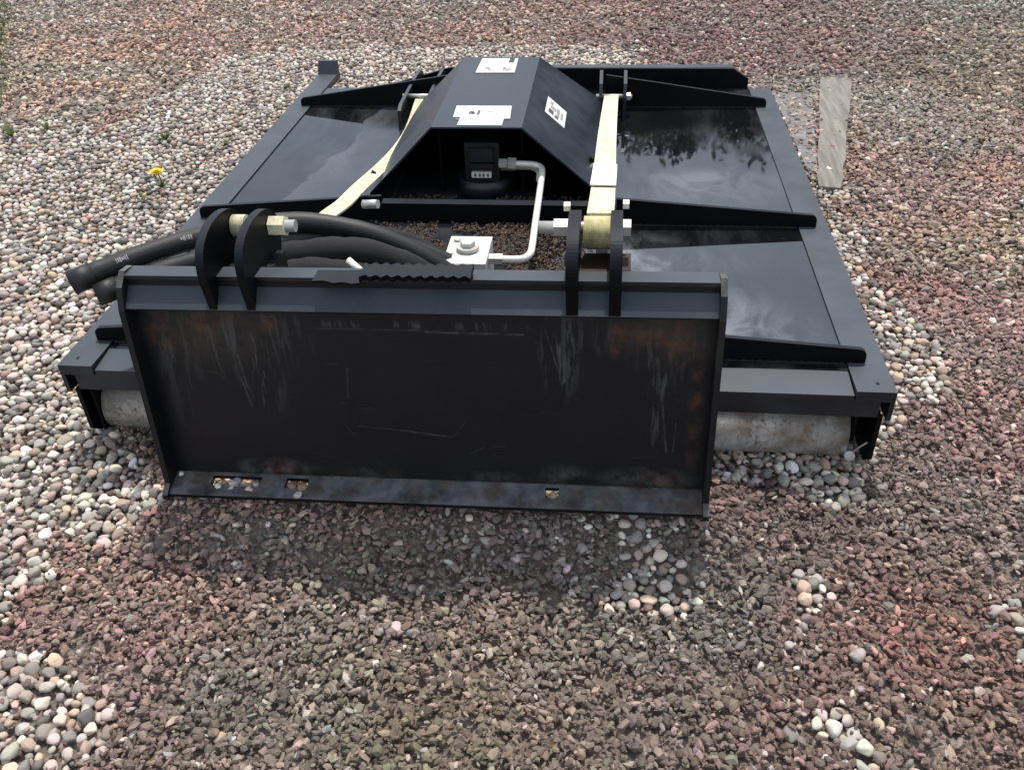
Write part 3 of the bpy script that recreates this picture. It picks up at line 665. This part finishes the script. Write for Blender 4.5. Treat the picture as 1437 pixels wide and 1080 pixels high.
# links from plate to deck under the ears, rusty inside
for x in (-.390, .299):
    lk = prism('push_link', [(-.150, .30), (-.150, .44), (-.05, .52), (.02, .50), (.109, .29), (.109, .24), (.0, .24)], 'x', x - .034, x + .034, M['dark'], mpl, .004)
    box('pivot_bush', x - .033, x + .033, -.118, -.090, .475, .535, M['rust'], lk, .003)
    cyl('grease_nipple', (x, -.120, .500), (x, -.135, .508), .008, M['zinc'], lk, 8, .001)
box('pivot_block', .246, .374, -.105, -.035, .470, .553, M['rust'], mpl, .004, label='rusty dark pivot block between the right bracket ears')
box('pivot_block', -.450, -.322, -.105, -.035, .470, .553, M['dark'], mpl, .004)
cyl('grease_nipple', (.304, -.106, .545), (.304, -.122, .549), .007, M['zinc'], mpl, 8, .001)
box('gusset', -.16, -.13, -.145, .09, .23, .40, M['dark'], mpl, .002)
# serrated step on the top edge
n = 10; x0, x1 = -.125, .082; bp = []; fp = []
for k in range(n * 8 + 1):
    x = x0 + (x1 - x0) * k / (n * 8); a = (.5 - .5 * math.cos(2 * math.pi * k / 8)) * .008
    bp.append((x, -.142 - a)); fp.append((x, -.190 - .008 + a))
stp = prism('serrated_step', bp[::-1] + fp, 'z', .574, .5845, M['black'], mpl, 0, label='serrated black step on top of the mounting plate')
box('step_web', x0, x1, -.166, -.162, .5646, .5738, M['black'], stp, 0)
prism('step_tail', [(-.218, -.148), (-.126, -.146), (-.126, -.196), (-.140, -.199), (-.158, -.193), (-.176, -.197), (-.196, -.188), (-.218, -.190)], 'z', .5652, .5705, M['black'], stp, .001)

# weld beads where the ribs meet the deck
def bead(x0, x1, y, z, parent):
    n_ = int(abs(x1 - x0) / .006); rr_ = [.0042 + .0014 * math.sin(i * 2.1) + random.uniform(-.0008, .0008) for i in range(n_)]
    tube('weld_bead', [(x0 + (x1 - x0) * i / (n_ - 1), y + random.uniform(-.0008, .0008), z) for i in range(n_)], rr_, M['dark'], parent, 6)
for s in (-1, 1):
    for y in (.1095, .7995, 1.8295): bead(s * .36, s * .86, y, H + .001, bc)
mpl.matrix_world = Matrix.Translation((-.61, 0, 0)) @ Matrix.Rotation(-.0105, 4, 'Y') @ Matrix.Translation((.61, 0, 0))
# ---- straps
def strap(name, path, width, mat, parent, t=.004, twist=None, label=None):
    P_ = catmull(path, 10); bm = bmesh.new(); rings = []
    for i, p in enumerate(P_):
        tg = (P_[min(i + 1, len(P_) - 1)] - P_[max(i - 1, 0)]).normalized()
        side = Vector((1, 0, 0)); side = (side - tg * side.dot(tg)).normalized()
        if twist:
            side = (Matrix.Rotation(twist(i / (len(P_) - 1)), 3, tg) @ side)
        nn = side.cross(tg)
        rings.append([bm.verts.new(p + side * (a * width / 2) + nn * (b * t / 2)) for a, b in ((-1, -1), (1, -1), (1, 1), (-1, 1))])
    for A, B in zip(rings, rings[1:]):
        for k in range(4): bm.faces.new((A[k], A[(k + 1) % 4], B[(k + 1) % 4], B[k]))
    bm.faces.new(rings[0][::-1]); bm.faces.new(rings[-1]); return fin(bm, name, mat, parent, label=label)
XS = .304
rs = strap('strap', [(XS + .003, YB + .02, ZB + .029), (XS + .006, .25, .585), (XS + .009, .85, .472), (XS + .014, 1.40, .362), (XS + .018, 1.735, .296)], .052, M['strap'], bc, label='taut pale yellow webbing strap on the right of the hood')
arc = [(XS + .000, YB + .027 * math.sin(a) * 1.05 + 0.0, ZB + .028 * math.cos(a)) for a in [math.radians(d) for d in range(30, -200, -20)]]
strap('strap_loop', arc, .0555, M['strap_y'], rs, .006, label='yellow loop of the strap round the bolt')
strap('strap', [(XS + .003, YB - .0, ZB - .034), (XS + .006, .25, .565), (XS + .009, .85, .462)], .048, M['strap'], rs)
tg_ = strap('strap_tag', [(XS + .005, .205, .601), (XS + .0065, .30, .583), (XS + .008, .42, .561)], .056, M['label'], rs, .002, label='white printed tag sewn on the strap')
for (yy, w) in ((.25, .04), (.275, .02), (.33, .03), (.355, .035), (.385, .03)):
    zz_ = .598 - (yy - .205) * .186; box('print', XS - .018, XS - .018 + w, yy, yy + .006, zz_ - .001, zz_, M['pale_ink'], tg_, 0)
ls = strap('strap', [(-.384, .16, .270), (-.388, .26, .345), (-.393, .38, .412), (-.401, .62, .362), (-.405, .80, .330), (-.402, 1.05, .288), (-.400, 1.30, .254), (-.399, 1.52, .246), (-.399, 1.735, .282)], .042, M['strap'], bc, .006, twist=lambda t: .25 * math.sin(t * 3.1), label='slack pale yellow webbing strap hanging on the left of the hood')
# rear strap brackets
EAR_R = [(1.70, H + .0005), (1.705, .30), (1.725, .345), (1.765, .375), (1.815, .368), (1.826, .33), (1.826, H + .0005)]
EAR_L = [(1.58, H + .0005), (1.585, .29), (1.62, .304), (1.90, .314), (2.02, .312), (2.055, .29), (2.055, H + .0005)]
for xa, xb, pe in ((.283, .372, EAR_R), (-.452, -.36, EAR_L)):
    for x in (xa, xb):
        prism('rear_ear', pe, 'x', x - .006, x + .006, M['rail'], bc, .0015)
    bb = cyl('bolt', (xa - .018, 1.75, .290), (xb + .026, 1.75, .290), .009, M['zinc'], bc, 12, .001); cyl('bolt_head', (xb + .0065, 1.75, .290), (xb + .02, 1.75, .290), .015, M['zinc'], bb, 6, .001)

# ---- hoses
def hose(pts, r, mat, label=None, seg=16):
    P_ = catmull(pts, 9); wr = .0011 if mat is M['sleeve'] else .0003
    return tube('hose', P_, [r + wr * math.sin(i * .8) + random.uniform(-wr, wr) for i in range(len(P_))], mat, bc, seg, label)
HP = [(-.02, .34, .26), (-.12, .33, .35), (-.25, .31, .425), (-.40, .285, .464), (-.52, .245, .468), (-.63, .19, .464), (-.72, .125, .457), (-.80, .062, .447), (-.842, .030, .438)]
h1 = hose(HP, .0245, M['rubber'], 'black rubber hose with white print, its capped end sticking out on the left')
HQ = [(-.02, .42, .26), (-.14, .40, .33), (-.28, .35, .400), (-.42, .27, .425), (-.54, .18, .436), (-.65, .118, .430), (-.73, .070, .420), (-.79, .030, .410)]
h2 = hose(HQ, .0235, M['rubber'], 'lower black rubber hose with its capped end on the left')
cyl('end_cap', (-.815, .050, .4442), (-.856, .020, .4352), .0275, M['rubber'], h1, 24, .004); cyl('end_cap', (-.765, .047, .4142), (-.805, .020, .4075), .0262, M['rubber'], h2, 24, .004)
hose([(-.30, .10, .36), (-.45, .07, .375), (-.58, .04, .385), (-.66, .01, .388), (-.705, -.015, .38), (-.70, -.035, .355), (-.64, -.03, .33), (-.55, .02, .30)], .021, M['rubber'])
hose([(-.06, .30, .27), (-.14, .26, .36), (-.24, .22, .42), (-.34, .20, .43), (-.46, .22, .40), (-.5, .28, .34)], .033, M['sleeve'])
hose([(-.08, .24, .25), (-.16, .20, .34), (-.26, .155, .395), (-.36, .15, .405), (-.46, .18, .37), (-.52, .25, .30)], .033, M['sleeve'])
hose([(-.10, .50, .25), (-.20, .47, .32), (-.32, .43, .365), (-.42, .36, .36), (-.50, .28, .33)], .027, M['sleeve'])
hose([(-.12, .16, .24), (-.2, .11, .30), (-.29, .08, .35), (-.36, .09, .37), (-.44, .14, .34), (-.50, .22, .28)], .027, M['sleeve'])
tube('hose_fitting', [(-.19, .075, .43), (-.245, .105, .462)], .008, M['tube'], bc, 12); tube('hose_fitting', [(-.178, .068, .424), (-.19, .0752, .4302)], .013, M['zinc'], bc, 6)
tube('hose_fitting', [(-.25, .42, .452), (-.29, .43, .446)], .012, M['zinc'], bc, 6)
for p0, p1 in (((-.075, .333, .312), (-.035, .338, .272)), ((-.085, .41, .30), (-.045, .416, .268)), ((-.085, .285, .30), (-.066, .296, .278))):
    tube('hose_ferrule', [p0, p1], .027, M['zinc'], bc, 16)
# white print along the hose: short curved marks
def hose_print(par, pts, i0, marks, r):
    P_ = catmull(pts, 9)
    for (f0, f1, w) in marks:
        bm = bmesh.new(); prev = None
        for k in range(4):
            f = f0 + (f1 - f0) * k / 3; i = int(f); q = P_[i].lerp(P_[i + 1], f - i); tgt = (P_[i + 1] - P_[i]).normalized()
            up = (CAMV - q).normalized(); up = (up - tgt * up.dot(tgt)).normalized(); up = (up * .9 + Vector((0, 0, 1)) * .45); up = (up - tgt * up.dot(tgt)).normalized(); sd_ = tgt.cross(up)
            cur = [bm.verts.new(q + (up * math.cos(a) + sd_ * math.sin(a)) * (r + .0006)) for a in (-w, 0, w)]
            if prev:
                for j in range(2): bm.faces.new((prev[j], prev[j + 1], cur[j + 1], cur[j]))
            prev = cur
        o = fin(bm, 'print', M['pale_ink'], par); so = o.modifiers.new('thickness', 'SOLIDIFY'); so.thickness = .0004
CAMV = Vector((-.2, -.9, .9))
random.seed(5); marks = []
for f0, n_ in ((45.5, 6), (57.5, 7)):
    f = f0
    for _ in range(n_):
        l_ = random.uniform(.10, .28); marks.append((f, f + l_, random.uniform(.12, .26))); f += l_ + random.uniform(.08, .22)
hose_print(h1, HP, 0, marks, .0245)

# ------------------------------------------------------------------ leaf litter on the middle of the deck
M['litter'] = mat_stone('dry_leaf_litter', .9, .5)
nl = 12000
lx = RNG.normal(-.02, .19, nl); ly = np.concatenate([RNG.uniform(.15, .785, nl - 1500), RNG.uniform(.835, .98, 1500)])
k = (lx > -.37) & (lx < .285) & ~((lx > -.1) & (lx < .03) & (ly > .35) & (ly < .53)) & (vnoise(lx, ly, 6, 9) + vnoise(lx, ly, 16, 12) * .5 > .45); lx, ly = lx[k], ly[k]
lc = np.array([(.085, .034, .016), (.050, .025, .014), (.11, .050, .024), (.026, .015, .011), (.10, .065, .042)])[RNG.integers(0, 5, len(lx))] * RNG.uniform(.4, 1.2, (len(lx), 1))
ll = RNG.uniform(.0025, .0075, len(lx))
lit = mass('leaf_litter', [base_ico(1, s, .5, 1.6, .9) for s in range(95, 100)], np.c_[lx, ly, H + .003 + RNG.uniform(0, .008, len(lx))], np.c_[ll, ll * .55, ll * .18], rotmats(len(lx), RNG, .5), lc, M['litter'], False, None)
tag(lit, 'brown dry leaf litter gathered on the deck around the valve block', 'leaf litter')

# small stones caught in the slots of the lower lip
def loose(name, x, y, z, r, seed, col, label, group=None):
    V, F = base_ico(3, seed, .28); me = bpy.data.meshes.new(name); me.from_pydata((V * np.array((r * 1.15, r, r * .8))).tolist(), [], F.tolist())
    for p in me.polygons: p.use_smooth = True
    at = me.attributes.new('stone_colour', 'FLOAT_COLOR', 'POINT'); at.data.foreach_set('color', np.tile(np.r_[col, 1].astype(np.float32), len(V)))
    o = link(name, me, M['stone']); o.location = (x, y, z); o.rotation_euler = (random.uniform(-.3, .3), random.uniform(-.3, .3), random.uniform(0, 6)); return tag(o, label, 'pebble', group)
for i in range(16):
    loose('slot_pebble', random.uniform(-.502, -.418), random.uniform(-.244, -.220), .086 + random.uniform(-.008, .004), random.uniform(.006, .011), 200 + i, stone_cols(1, RNG)[0] * .8,
          'small pebble caught in the wide slot of the lower plate lip', 'pebbles in the wide plate slot')
loose('slot_pebble', -.335, -.228, .090, .012, 230, (.20, .12, .085), 'brown pebble in the small plate slot, on its left', None)
loose('slot_pebble', -.313, -.232, .090, .012, 231, (.32, .18, .10), 'orange brown pebble in the small plate slot, on its right', None)
loose('slot_pebble', -.312, -.262, .097, .009, 232, (.45, .42, .36), 'pale pebble on the lip just below the small slot', None)
loose('slot_pebble', .226, -.228, .090, .010, 233, (.42, .36, .28), 'tan pebble in the narrow slot of the plate lip on the right', None)
loose('slot_pebble', -.585, -.222, .106, .006, 234, (.6, .57, .52), 'tiny white pebble in the left corner of the plate lip', None)

# ------------------------------------------------------------------ weeds
def mat_leaf(name, a, b):
    N = NT(name); oi = N.n('ObjectInfo'); v = N.obj(); c = N.mix(N.noise(v, 40, 3, .6), a, b)
    return N.set(Base_Color=c, Roughness=.6)
M['weed'] = mat_leaf('weed_green', (.055, .085, .022), (.12, .15, .045)); M['petal'] = simple('dandelion_yellow', (.80, .56, .03), .6, 0, .15)
def weed(x, y, s, label, flower=False):
    w = thing('weed', label, 'weed', (x, y, 0), 'weeds growing in the gravel')
    for k in range(random.randint(9, 13)):
        a = random.uniform(0, 6.28); l = s * random.uniform(.6, 1.15); el = random.uniform(.45, 1.2); bm = bmesh.new(); prev = None
        d = Vector((math.cos(a), math.sin(a), 0)); sd_ = Vector((-math.sin(a), math.cos(a), 0))
        for j in range(6):
            t = j / 5; p = d * (l * t * math.cos(el)) + Vector((0, 0, l * t * math.sin(el) - l * t * t * .35)); wd = .22 * s * math.sin(math.pi * (.12 + .86 * t)) * .5
            cur = [bm.verts.new(p - sd_ * wd + Vector((0, 0, wd * .3))), bm.verts.new(p), bm.verts.new(p + sd_ * wd + Vector((0, 0, wd * .3)))]
            if prev:
                for q in range(2): bm.faces.new((prev[q], prev[q + 1], cur[q + 1], cur[q]))
            prev = cur
        o = fin(bm, 'leaf', M['weed'], w); so = o.modifiers.new('thickness', 'SOLIDIFY'); so.thickness = .0006
    if flower:
        st = tube('stem', catmull([(0, 0, 0), (.004, -.004, .04), (.0, -.01, .07)], 4), .0025, M['weed'], w, 6)
        bm = bmesh.new()
        for ring, (n_, rr, z_) in enumerate(((18, .026, .072), (14, .019, .077), (9, .011, .081))):
            for k in range(n_):
                a = 2 * math.pi * k / n_ + ring * .2; d = Vector((math.cos(a), math.sin(a), 0)); sd_ = Vector((-math.sin(a), math.cos(a), 0)) * .0035; c0 = Vector((0, -.01, z_ - .004))
                v4 = [bm.verts.new(c0 - sd_ * .5), bm.verts.new(c0 + d * rr - sd_ + Vector((0, 0, .006))), bm.verts.new(c0 + d * rr + sd_ + Vector((0, 0, .006))), bm.verts.new(c0 + sd_ * .5), bm.verts.new(c0 + d * rr * .5 + Vector((0, 0, -.002)))]
                bm.faces.new((v4[0], v4[1], v4[2], v4[3])); bm.faces.new((v4[0], v4[4], v4[1])); bm.faces.new((v4[3], v4[2], v4[4])); bm.faces.new((v4[1], v4[4], v4[2])); bm.faces.new((v4[0], v4[3], v4[4]))
        fin(bm, 'flower', M['petal'], w)
weed(-1.415, 1.53, .055, 'dandelion with one yellow flower among the pebbles left of the machine', True)
weed(-1.45, 1.42, .05, 'low green weed just in front of the yellow dandelion')
weed(-2.36, 2.07, .09, 'dark green weed clump at the far left edge of the gravel')
weed(-2.24, 2.16, .06, 'small weed right beside the clump at the left edge')
weed(-1.621, 2.05, .07, 'green weed tuft behind the dandelion')
weed(-1.33, 1.97, .06, 'yellowish weed nearest the left rail of the machine')
weed(-1.30, 2.75, .05, 'tiny weed in the gravel behind the left rail end')

# ------------------------------------------------------------------ board and sheet lying right of the machine
def mat_wood():
    N = NT('weathered_wood'); v = N.obj((40, 3, 10)); c = N.ramp(N.noise(v, 1.0, 7, .65), [(.25, (.10, .09, .075)), (.5, (.19, .178, .155)), (.75, (.30, .285, .25))])
    N.bump(N.noise(v, 2.0, 5, .6), .8, .004); return N.set(Base_Color=c, Roughness=.9)
M['wood'] = mat_wood(); M['slate'] = simple('grey_sheet', (.15, .148, .155), .7, 0, .35, 9, .3)
bm = bmesh.new(); nseg = 14; A = Vector((1.135, 1.60)); B = Vector((1.405, 2.92)); sd2 = Vector((.98, -.2)).normalized(); rings = []
for i in range(nseg + 1):
    t = i / nseg; c2 = A.lerp(B, t); w = .042 + .030 * t + random.uniform(-.005, .005); z0 = -.02; z1 = .009 + random.uniform(-.004, .003)
    rings.append([bm.verts.new((c2.x - sd2.x * w, c2.y - sd2.y * w, z0)), bm.verts.new((c2.x + sd2.x * w, c2.y + sd2.y * w, z0)), bm.verts.new((c2.x + sd2.x * w, c2.y + sd2.y * w, z1)), bm.verts.new((c2.x - sd2.x * w, c2.y - sd2.y * w, z1))])
for P0, P1 in zip(rings, rings[1:]):
    for k in range(4): bm.faces.new((P0[k], P0[(k + 1) % 4], P1[(k + 1) % 4], P1[k]))
bm.faces.new(rings[0][::-1]); bm.faces.new(rings[-1])
tag(fin(bm, 'weathered_plank', M['wood'], None, .004), 'pale weathered plank lying on the gravel right of the machine', 'plank')
tag(prism('grey_sheet', [(1.085, 1.77), (1.12, 1.76), (1.255, 2.70), (1.075, 2.70)], 'z', -.012, .001, M['slate'], None, .002), 'dark grey sheet lying between the machine and the weathered plank', 'sheet')

# ------------------------------------------------------------------ grass at the far border

M['grass'] = mat_leaf('grass_green', (.06, .10, .025), (.13, .19, .06))
gp = np.stack([RNG.uniform(-4.6, -2.6, 9000), RNG.uniform(2.2, 4.6, 9000)], 1)
gd = (gp[:, 1] - 2.42) / 1.37 * -.80 - 2.63
gp = gp[(gp[:, 0] < gd + .03 + RNG.normal(0, .03, 9000)) & (gp[:, 0] > gd - .5)]
n = len(gp); a = RNG.uniform(0, 6.28, n); hgt = RNG.uniform(.03, .08, n); ln = RNG.normal(0, .025, (n, 2)); w = .003
V = np.zeros((n, 3, 3)); V[:, 0] = np.c_[gp[:, 0] - np.cos(a) * w, gp[:, 1] - np.sin(a) * w, np.full(n, -.02)]; V[:, 1] = np.c_[gp[:, 0] + np.cos(a) * w, gp[:, 1] + np.sin(a) * w, np.full(n, -.02)]; V[:, 2] = np.c_[gp + ln, hgt]
me = bpy.data.meshes.new('grass'); me.from_pydata(V.reshape(-1, 3).tolist(), [], np.arange(3 * n).reshape(-1, 3).tolist())
o = link('grass', me, M['grass']); o['kind'] = 'stuff'; o['label'] = 'short green grass at the far left border of the gravel'; o['category'] = 'grass'

# ------------------------------------------------------------------ tree beyond the yard, mirrored in the glossy deck
M['bark'] = simple('tree_bark', (.09, .065, .045), .95, 0, .4, 12, .9)
M['tree_leaf'] = mat_leaf('tree_foliage', (.020, .038, .012), (.055, .085, .028))
def tree(x, y, h, rad, seed, label, nleaf):
    rr = random.Random(seed); t = thing('leafy_tree', label, 'tree', (x, y, 0), 'trees beyond the yard'); bm = bmesh.new()
    add_tube(bm, catmull([(0, 0, -.1), (.05, .03, h * .25), (-.05, .06, h * .55), (.03, 0, h * .85)], 5), [.17 * (1 - .85 * i / 15) for i in range(16)], 9)
    tips = []
    for k in range(26):
        z0 = h * rr.uniform(.14, .8); a = rr.uniform(0, 6.28); l = rad * rr.uniform(.6, 1.05) * (1.15 - .6 * abs(z0 / h - .4)); e = Vector((math.cos(a) * l, math.sin(a) * l, z0 + l * rr.uniform(.05, .55)))
        pth = catmull([(0, 0, z0), (e.x * .45, e.y * .45, z0 + (e.z - z0) * .35 + .1), tuple(e)], 5); add_tube(bm, pth, [.055 * (1 - .85 * i / 10) for i in range(11)], 6); tips += [pth[5], pth[7], pth[8], pth[9], pth[10]]
    tips += [Vector((0, 0, h * .93)), Vector((.1, .1, h * .86))]
    fin(bm, 'trunk', M['bark'], t)
    ctr = []
    for p in tips:
        for _ in range(3): ctr.append(p + Vector((rr.gauss(0, .28), rr.gauss(0, .28), rr.gauss(0, .22))))
    g = np.random.default_rng(seed); C = np.array([c[:] for c in ctr])[g.integers(0, len(ctr), nleaf)] + g.normal(0, .17, (nleaf, 3)); ax = g.normal(0, 1, (nleaf, 3)); ax /= np.linalg.norm(ax, axis=1)[:, None]
    b2 = np.cross(ax, g.normal(0, 1, (nleaf, 3))); b2 /= np.linalg.norm(b2, axis=1)[:, None]; s = g.uniform(.055, .105, (nleaf, 1))
    Q = np.stack([C - ax * s, C + b2 * s * .5, C + ax * s, C - b2 * s * .5], 1)
    me = bpy.data.meshes.new('crown'); me.from_pydata(Q.reshape(-1, 3).tolist(), [], np.arange(4 * nleaf).reshape(-1, 4).tolist()); link('crown', me, M['tree_leaf'], t)
tree(0.95, 12.4, 4.35, 1.45, 3, 'dense dark tree beyond the yard, left of three mirrored in the deck', 32000)
tree(2.5, 12.9, 4.55, 1.6, 4, 'dark leafy tree beyond the yard, middle of three mirrored in the deck', 32000)
tree(4.2, 12.2, 4.4, 1.6, 5, 'spreading dark tree beyond the yard, right of three mirrored in the deck', 32000)
